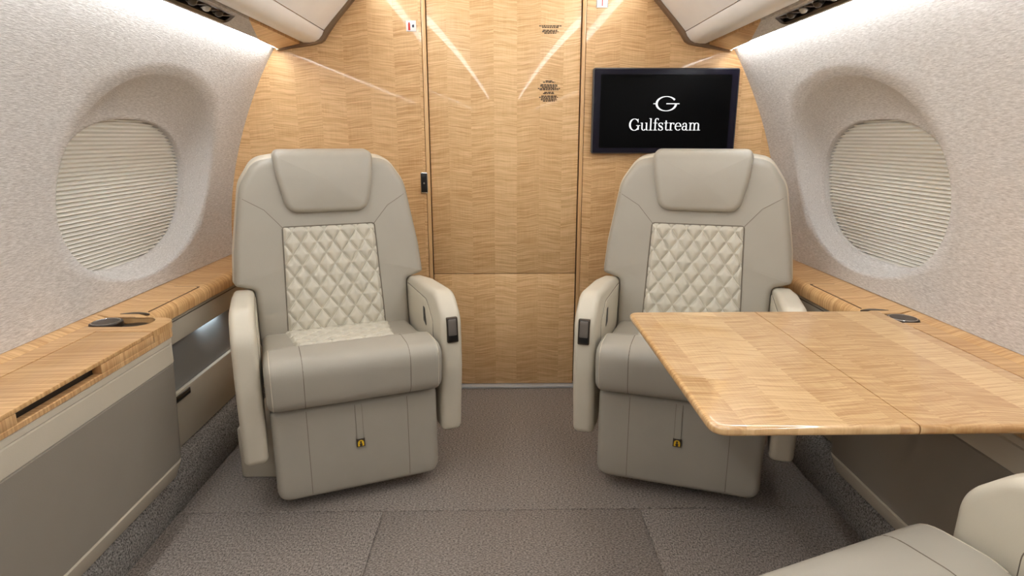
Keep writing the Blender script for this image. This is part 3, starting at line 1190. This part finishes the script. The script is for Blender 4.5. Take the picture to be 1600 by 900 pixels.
        if len(pts) > 2:
            tube('piping', pts, 0.0016, 'cream', cush, sides=5)
    # quilted seat insert
    def surf(u, v):
        dep = -0.455 + 0.30 * v
        wd = 0.188 - 0.030 * v
        p = P((u - 0.5) * 2 * wd, dep, 0.9)
        h = bv.ray_cast(p, Vector(down))
        if h[0] is None:
            return Vector((p.x, p.y, 0.47)), Vector((0, 0, 1))
        return h[0] + Vector((0, 0, 0.002)), Vector((0, 0, 1))
    quilt('quilted_seat_insert', surf, 0.058, 0.072, 0.009, 'quilt', cush, nu=130, nv=110, size=(0.345, 0.30))
    # ---- backrest (leaning back)
    LEAN = 0.17
    def BP(u, z, w):                                   # w: forward of the back plane
        return P(u, -0.435 - LEAN * (z - 0.46) + w, z - LEAN * w * 0.5)
    bo = [(-0.268, 0.42, 0.02), (0.268, 0.42, 0.02), (0.270, 0.628, 0.016), (0.335, 0.648, 0.016), (0.326, 0.76, 0.2), (0.290, 0.985, 0.12), (0.236, 1.068, 0.07),
          (0.12, 1.088, 0.2), (-0.12, 1.088, 0.2), (-0.236, 1.068, 0.07), (-0.290, 0.985, 0.12), (-0.326, 0.76, 0.2), (-0.335, 0.648, 0.016), (-0.270, 0.628, 0.016)]
    ol = resample(round_poly(bo, 7), 0.022)
    back = pillow('backrest', ol, -0.06, 0.03, 0.026, lambda a, b, c: BP(a, b, c), 'taupe', root, seg=6, crown1=0.010, rings=7)
    so = offset_poly(ol, -0.006)
    shell = pillow('back_shell', so, -0.15, -0.008, 0.02, lambda a, b, c: BP(a, b, c), 'cream', root, seg=4, crown0=0.02, rings=4, r0=0.05)
    bv = bvh_of(back)
    fd = (0, 1, 0)
    # quilted back insert
    IZ0, IZ1, IW0, IW1 = 0.47, 0.842, 0.172, 0.158
    def surf(u, v):
        z = IZ0 + (IZ1 - IZ0) * v
        wd = IW0 + (IW1 - IW0) * v
        uu = (u - 0.5) * 2
        # rounded upper corners
        p = BP(uu * wd, z, 0.3)
        h = bv.ray_cast(Vector((p.x, p.y - 0.5, z)), Vector((0, 1, 0)))
        n = Vector((0, -1, LEAN)).normalized()
        if h[0] is None:
            return BP(uu * wd, z, 0.03), n
        return h[0] + n * 0.0015, n
    quilt('quilted_back_insert', surf, 0.0575, 0.079, 0.0125, 'quilt', back, size=(0.33, 0.372))
    # dark welt around the insert
    loop = []
    for (a, b) in resample(round_poly([(-IW0 - 0.002, IZ0 - 0.01, 0), (IW0 + 0.002, IZ0 - 0.01, 0), (IW1 + 0.003, IZ1 + 0.002, 0.012), (-IW1 - 0.003, IZ1 + 0.002, 0.012)], 5), 0.015):
        h = bv.ray_cast(P(a, 0, b) + Vector((0, -0.5, 0)), Vector((0, 1, 0)))
        if h[0] is not None:
            loop.append(h[0])
    tube('insert_welt', loop, 0.0022, 'seam', back, sides=6, closed=True)
    for sg in (-1, 1):
        seam('seam', bv, [P(sg * (IW1 + 0.002), 0, IZ1), P(sg * 0.215, 0, 0.905), P(sg * 0.300, 0, 0.955)], fd, back)
    # ---- headrest
    ho = [(-0.140, 0.895, 0.055), (0.140, 0.895, 0.055), (0.166, 1.02, 0.12), (0.176, 1.108, 0.028), (-0.176, 1.108, 0.028), (-0.166, 1.02, 0.12)]
    ol = resample(round_poly(ho, 8), 0.02)
    def HP(a, b, c):
        lean = 0.020 * max(0.0, (b - 0.98) / 0.13) ** 2
        return BP(a, b, c - lean)
    head = pillow('headrest', ol, -0.02, 0.066, 0.024, HP, 'taupe', root, seg=6, crown1=0.010, rings=6, r0=0.01)
    hi = offset_poly(ol, 0.0215)
    bvh_h = bvh_of(head)
    pts = []
    for a, b in offset_poly(ol, 0.004):
        if abs(a) > 0.12:
            pts.append((a, b))
    for sg in (-1, 1):
        side = sorted([(b, a) for a, b in pts if a * sg > 0.13 and b > 0.95])
        q = []
        for b, a in side:
            q.append(HP(a, b, 0.0505))
        if len(q) > 2:
            tube('piping', q, 0.0013, 'cream', head, sides=5)
    # ---- arms
    def arm(nm, sg, control, drop=0.0):
        ap = [(-0.50, 0.33, 0.05), (-0.50, 0.625, 0.03), (-0.30, 0.652, 0.2), (-0.055, 0.664, 0.10), (0.018, 0.590, 0.08), (0.022, 0.42, 0.2), (-0.004, 0.185, 0.03), (-0.095, 0.185, 0.05), (-0.20, 0.30, 0.15)]
        ol_ = resample(round_poly(ap, 8), 0.022)
        c0, c1 = 0.272, 0.342
        ob = pillow(nm, ol_, c0, c1, 0.020, lambda a, b, c: P(sg * c, a, b - drop), 'cream', root, seg=6, crown1=0.003, crown0=0.001, rings=4)
        # inset panel on the inner face
        pl = round_poly([(-0.44, 0.478, 0.01), (-0.44, 0.610, 0.012), (-0.16, 0.612, 0.05), (-0.085, 0.555, 0.04), (-0.085, 0.36, 0.02), (-0.30, 0.36, 0.02)], 6)
        pan = pillow('arm_panel', resample(pl, 0.03), -c0 - 0.0005, -c0 + 0.003, 0.0012, lambda a, b, c: P(-sg * c, a, b - drop), 'cream', ob, seg=2, rings=3)
        bm_ = bmesh.new()
        tube_bm(bm_, [P(sg * (c0 - 0.0002), a, b - drop) for a, b in resample(offset_poly(pl, -0.0015), 0.03)], 0.0013, 5, True)
        finish('panel_seam', bm_, 'seam', ob)
        if control:
            bm_ = bmesh.new()
            lv = round_poly([(-0.200, 0.528, 0.006), (-0.200, 0.582, 0.008), (-0.176, 0.578, 0.006), (-0.160, 0.515, 0.006)], 4)
            pillow_bm(bm_, lv, c0 - 0.004, c0 + 0.002, 0.001, lambda a, b, c: P(sg * c, a, b - drop), seg=2, rings=2)
            finish('recline_lever', bm_, 'black', ob)
        if control:
            # outlet box set in the front of the arm
            b2 = bvh_of(ob)
            uc = 0.5 * (c0 + c1) * sg
            for nm2, hw, z0, z1, mt, lift, th in (('control_bezel', 0.0185, 0.510, 0.592, 'dark_metal', 0.0025, 0.014), ('control_well', 0.0155, 0.5135, 0.5885, 'black', 0.0032, 0.008), ('control_flap', 0.0140, 0.533, 0.586, 'flap', 0.0045, 0.006)):
                hits = []
                for zz in (z0, z1):
                    h = b2.ray_cast(P(uc, 0.5, zz - drop), Vector((0, 1, 0)))
                    hits.append(h[0].y if h[0] is not None else P(0, 0.02, 0).y)
                bulge = 0.0
                for k_ in range(1, 8):
                    zz = 0.510 + 0.082 * k_ / 8
                    h = b2.ray_cast(P(uc, 0.5, zz - drop), Vector((0, 1, 0)))
                    t_ = (zz - z0) / (z1 - z0)
                    if h[0] is not None:
                        bulge = max(bulge, hits[0] * (1 - t_) + hits[1] * t_ - h[0].y)
                hits = [q_ - bulge for q_ in hits]
                # straight plate between the two heights, laid on the curved front
                q = round_poly([(-hw, z0, 0.004), (hw, z0, 0.004), (hw, z1, 0.004), (-hw, z1, 0.004)], 3)
                def fn(a, b, c, hits=hits, z0=z0, z1=z1):
                    t = (b - z0) / (z1 - z0)
                    return Vector((uc * mir + a, hits[0] * (1 - t) + hits[1] * t - c, b - drop))
                bm_ = bmesh.new()
                pillow_bm(bm_, q, lift - th, lift, 0.001, fn, seg=2, rings=2)
                finish(nm2, bm_, mt, ob)
        return ob
    arm('armrest', 1, True, 0.17 if stowed_aisle_arm else 0.0)
    arm('armrest', -1, False)
    return root


def seat_loc(fx, fy, a):
    a = R(a)
    return (fx - math.sin(a) * 0.30, fy + math.cos(a) * 0.30)


make_seat(seat_loc(-0.452, 1.787, 21.5), R(21.5), 1, 'taupe leather club seat with quilted cream insert, beside the bare console', (-0.91, -0.42, 1.93, 2.36))
make_seat(seat_loc(0.556, 1.768, -19.5), R(-19.5), -1, 'taupe leather club seat with quilted cream insert, tucked behind the folding table', (0.44, 0.80, 1.96, 2.36))
A3 = 180 + 21
make_seat(seat_loc(0.492, 0.762, A3), R(A3), 1, 'taupe leather club seat with its back to the cabin rear, facing the folding table', (0.40, 0.80, 0.25, 0.66), True)

# ------------------------------------------------------------------ television
tv = empty('television', (0.694, BULK_Y, 1.257), label='black flat screen with a white emblem, mounted on the maple bulkhead', cat='television')


def TVP(a, b, c):
    return Vector((a, -c, b))


ol = round_poly([(-0.308, -0.174, 0.010), (0.308, -0.174, 0.010), (0.308, 0.176, 0.010), (-0.308, 0.176, 0.010)], 4)
pillow('case', ol, 0.001, 0.030, 0.003, TVP, 'tv_case', tv, seg=2, rings=2)
ol = round_poly([(-0.303, -0.169, 0.007), (0.303, -0.169, 0.007), (0.303, 0.171, 0.007), (-0.303, 0.171, 0.007)], 4)
pillow('bezel', ol, 0.028, 0.0312, 0.0008, TVP, 'bezel', tv, seg=1, rings=2)
scr = box_obj('screen', (-0.276, 0.276, -0.0316, -0.029, -0.150, 0.150), 'screen', tv)


# emblem and word on the screen, drawn with broad-nib strokes
def stroke(bm, pts, widths, y=-0.0320, flat=False):
    pts = [Vector(p) for p in pts]
    n = len(pts)
    if not isinstance(widths, (list, tuple)):
        widths = [widths] * n
    L, Rr = [], []
    for i, p in enumerate(pts):
        t = pts[min(i + 1, n - 1)] - pts[max(i - 1, 0)]
        t.normalize()
        nn = Vector((-t.y, t.x))
        a, b = p + nn * widths[i] / 2, p - nn * widths[i] / 2
        L.append(bm.verts.new((a.x, y, a.y)))
        Rr.append(bm.verts.new((b.x, y, b.y)))
    for i in range(n - 1):
        bm.faces.new((L[i], L[i + 1], Rr[i + 1], Rr[i]))


def arc(cx, cy, rx, ry, a0, a1, n=24):
    return [(cx + rx * math.cos(R(a0 + (a1 - a0) * k / n)), cy + ry * math.sin(R(a0 + (a1 - a0) * k / n))) for k in range(n + 1)]


def nib(pts, thick, thin):
    """stroke width follows the direction: upright parts thick, level parts thin"""
    out = []
    n = len(pts)
    for i in range(n):
        a, b = Vector(pts[max(i - 1, 0)]), Vector(pts[min(i + 1, n - 1)])
        t = (b - a).normalized()
        out.append(thin + (thick - thin) * abs(t.y) ** 1.5)
    return out


K, T = 0.115, 0.04
GL = {}
def curve(pts, k=K, t=T):
    return (pts, nib(pts, k, t))
def bar(x0, y0, x1, y1, w_):
    return ([(x0, y0), (x1, y1)], [w_, w_])
GL['G'] = (0.98, [curve(arc(0.46, 0.5, 0.40, 0.50, 42, 318, 40), 0.16), bar(0.80, 0.06, 0.80, 0.42, 0.13), bar(0.62, 0.42, 0.97, 0.42, T), bar(0.78, 0.68, 0.78, 1.0, 0.05), ([(0.755, 0.84), (0.78, 0.70)], [0.06, 0.03])])
GL['u'] = (0.74, [bar(0.16, 0.66, 0.16, 0.2, K), curve(arc(0.31, 0.2, 0.15, 0.19, 180, 330, 14)), bar(0.56, 0.66, 0.56, 0.02, K), bar(0.02, 0.645, 0.2, 0.645, T), bar(0.42, 0.645, 0.6, 0.645, T), bar(0.56, 0.025, 0.72, 0.025, T)])
GL['l'] = (0.40, [bar(0.19, 1.05, 0.19, 0.0, K), bar(0.04, 1.03, 0.22, 1.03, T), bar(0.03, 0.022, 0.36, 0.022, T)])
GL['f'] = (0.42, [bar(0.19, 0.86, 0.19, 0.0, K), curve(arc(0.34, 0.86, 0.15, 0.18, 180, 40, 14)), bar(0.02, 0.645, 0.38, 0.645, T), bar(0.03, 0.022, 0.36, 0.022, T), bar(0.42, 0.93, 0.47, 0.93, 0.09)])
GL['s'] = (0.54, [curve(arc(0.26, 0.50, 0.18, 0.15, 20, 180, 14)), ([(0.09, 0.50), (0.14, 0.40), (0.26, 0.335), (0.38, 0.27), (0.43, 0.17)], [0.09, 0.13, 0.15, 0.13, 0.09]), curve(arc(0.26, 0.16, 0.18, 0.15, 0, -165, 14)), bar(0.43, 0.46, 0.43, 0.66, T), bar(0.08, 0.0, 0.08, 0.2, T)])
GL['t'] = (0.44, [bar(0.19, 0.86, 0.19, 0.16, K), curve(arc(0.31, 0.15, 0.12, 0.14, 180, 330, 12)), bar(0.02, 0.645, 0.38, 0.645, T)])
GL['r'] = (0.52, [bar(0.17, 0.66, 0.17, 0.0, K), bar(0.02, 0.645, 0.2, 0.645, T), bar(0.02, 0.022, 0.34, 0.022, T), curve(arc(0.36, 0.46, 0.17, 0.19, 165, 50, 12)), bar(0.40, 0.57, 0.49, 0.57, 0.11)])
GL['e'] = (0.62, [curve(arc(0.31, 0.33, 0.24, 0.32, 0, 318, 34)), bar(0.09, 0.36, 0.55, 0.36, T)])
GL['a'] = (0.62, [bar(0.42, 0.46, 0.42, 0.1, K), curve(arc(0.27, 0.47, 0.15, 0.17, 0, 160, 16)), bar(0.09, 0.51, 0.18, 0.51, 0.10), curve(arc(0.24, 0.19, 0.16, 0.17, 60, 330, 20)), ([(0.32, 0.34), (0.42, 0.38)], [T, T]), curve(arc(0.51, 0.1, 0.09, 0.09, 180, 320, 8), 0.09)])
GL['m'] = (1.10, [bar(0.17, 0.66, 0.17, 0.0, K), bar(0.02, 0.645, 0.2, 0.645, T), bar(0.02, 0.022, 0.32, 0.022, T), curve(arc(0.36, 0.46, 0.17, 0.19, 165, 0, 12)), bar(0.53, 0.46, 0.53, 0.0, K), bar(0.38, 0.022, 0.68, 0.022, T), curve(arc(0.72, 0.46, 0.17, 0.19, 165, 0, 12)), bar(0.89, 0.46, 0.89, 0.0, K), bar(0.74, 0.022, 1.06, 0.022, T)])
word = 'Gulfstream'
tot = sum(GL[c][0] for c in word)
WX, WW, WZ, CAPH = 0.004, 0.306, -0.077, 0.047
kx_ = WW / tot
pen = WX - WW / 2
for c in word:
    bm = bmesh.new()
    for pts, wd in GL[c][1]:
        stroke(bm, [(pen + x * kx_, WZ + y * CAPH) for x, y in pts], [q * CAPH for q in wd])
    finish('letter', bm, 'logo', scr, smooth=False, recalc=False)
    pen += GL[c][0] * kx_
bm = bmesh.new()
ec = (WX, 0.032)
pts = arc(ec[0], ec[1], 0.041, 0.029, 32, 360, 60)
stroke(bm, pts, [0.0025 + 0.0065 * abs(math.sin(R(a + 90))) ** 1.5 for a in np.linspace(32, 360, 61)])
stroke(bm, [(ec[0] - 0.055, ec[1]), (ec[0] - 0.038, ec[1])], 0.003)
stroke(bm, [(ec[0] + 0.0, ec[1]), (ec[0] + 0.056, ec[1])], 0.0035)
finish('emblem', bm, 'logo', scr, smooth=False, recalc=False)

# ------------------------------------------------------------------ placards and latch on the bulkhead
random.seed(4)


def placard_text(name, cx, z_top, lines, label, pitch):
    root = empty(name, (cx, BULK_Y + 0.006, z_top), label=label, cat='placard')
    z = 0.0
    for wd in lines:
        if wd > 0:
            bm = bmesh.new()
            x = -wd / 2
            while x < wd / 2 - 0.002:
                L = min(random.uniform(0.005, 0.014), wd / 2 - x)
                box(bm, x, x + L, -0.0006, 0.0002, z - 0.0042, z)
                x += L + 0.0022
            finish('text_line', bm, 'print', root, smooth=False)
        z -= pitch
    return root


placard_text('door_placard', 0.206, 1.602, [0.092, 0.068, 0, 0.062, 0.068, 0.05], 'short block of small dark printing high on the maple door', 0.0056)
placard_text('door_placard', 0.204, 1.385, [0.030, 0.052, 0, 0.072, 0.076, 0.06, 0.094, 0.08, 0, 0.04, 0.05, 0, 0.066, 0.084, 0.064, 0.07, 0.05], 'long block of small dark printing lower on the maple door', 0.0051)
# extinguisher sign
sg = empty('extinguisher_sign', (-0.369, BULK_Y, 1.597), label='small white sign with a red extinguisher on the maple bulkhead', cat='sign')
box_obj('sign_plate', (-0.0205, 0.0205, -0.003, 0.0, -0.021, 0.021), 'sign', sg, bevel=0.001)
bm = bmesh.new()
ol = round_poly([(-0.0125, -0.017, 0.001), (-0.0035, -0.017, 0.001), (-0.0035, 0.006, 0.003), (-0.006, 0.014, 0.001), (-0.010, 0.014, 0.001), (-0.0125, 0.006, 0.003)], 3)
pillow_bm(bm, ol, 0.003, 0.0038, 0.0003, lambda a, b, c: (a, -c, b), seg=1, rings=2)
finish('red_bottle_mark', bm, 'red', sg)
bm = bmesh.new()
ol = round_poly([(0.004, -0.006, 0.002), (0.0125, -0.006, 0.002), (0.0125, 0.006, 0.002), (0.004, 0.004, 0.002)], 3)
pillow_bm(bm, ol, 0.003, 0.0038, 0.0003, lambda a, b, c: (a, -c, b), seg=1, rings=2)
finish('dark_mark', bm, 'navy', sg)
# tool sign at the top edge
sg = empty('placard_sign', (0.418, BULK_Y, 1.697), label='small white sign with a red T-shaped mark above the screen', cat='sign')
box_obj('sign_plate', (-0.024, 0.024, -0.003, 0.0, -0.028, 0.030), 'sign', sg, bevel=0.001)
bm = bmesh.new()
box(bm, -0.0018, 0.0018, -0.0038, -0.003, -0.021, 0.012)
box(bm, -0.011, 0.011, -0.0038, -0.003, 0.003, 0.011)
finish('red_mark', bm, 'red', sg)
for sx in (-1, 1):
    box_obj('sign_border', (sx * 0.0225 - 0.0006, sx * 0.0225 + 0.0006, -0.0034, -0.003, -0.026, 0.028), 'navy', sg)
# door latch
la = empty('door_latch', (-0.3365, BULK_Y, 0.957), label='narrow black door latch beside the maple door', cat='latch')
ol = round_poly([(-0.0155, -0.045, 0.004), (0.0155, -0.045, 0.004), (0.0155, 0.045, 0.004), (-0.0155, 0.045, 0.004)], 4)
pillow('latch_plate', ol, 0.0, 0.006, 0.0015, lambda a, b, c: Vector((a, -c, b)), 'chrome', la, seg=2, rings=2)
ol = round_poly([(-0.0135, -0.039, 0.003), (0.0135, -0.039, 0.003), (0.0135, 0.043, 0.003), (-0.0135, 0.043, 0.003)], 4)
pillow('latch_face', ol, 0.004, 0.0085, 0.0015, lambda a, b, c: Vector((a, -c, b)), 'black', la, seg=2, rings=2)
bm = bmesh.new()
box(bm, -0.004, 0.004, -0.0095, -0.008, -0.0008, 0.0008)
box(bm, -0.0008, 0.0008, -0.0095, -0.008, -0.004, 0.004)
finish('latch_mark', bm, 'chrome', la)
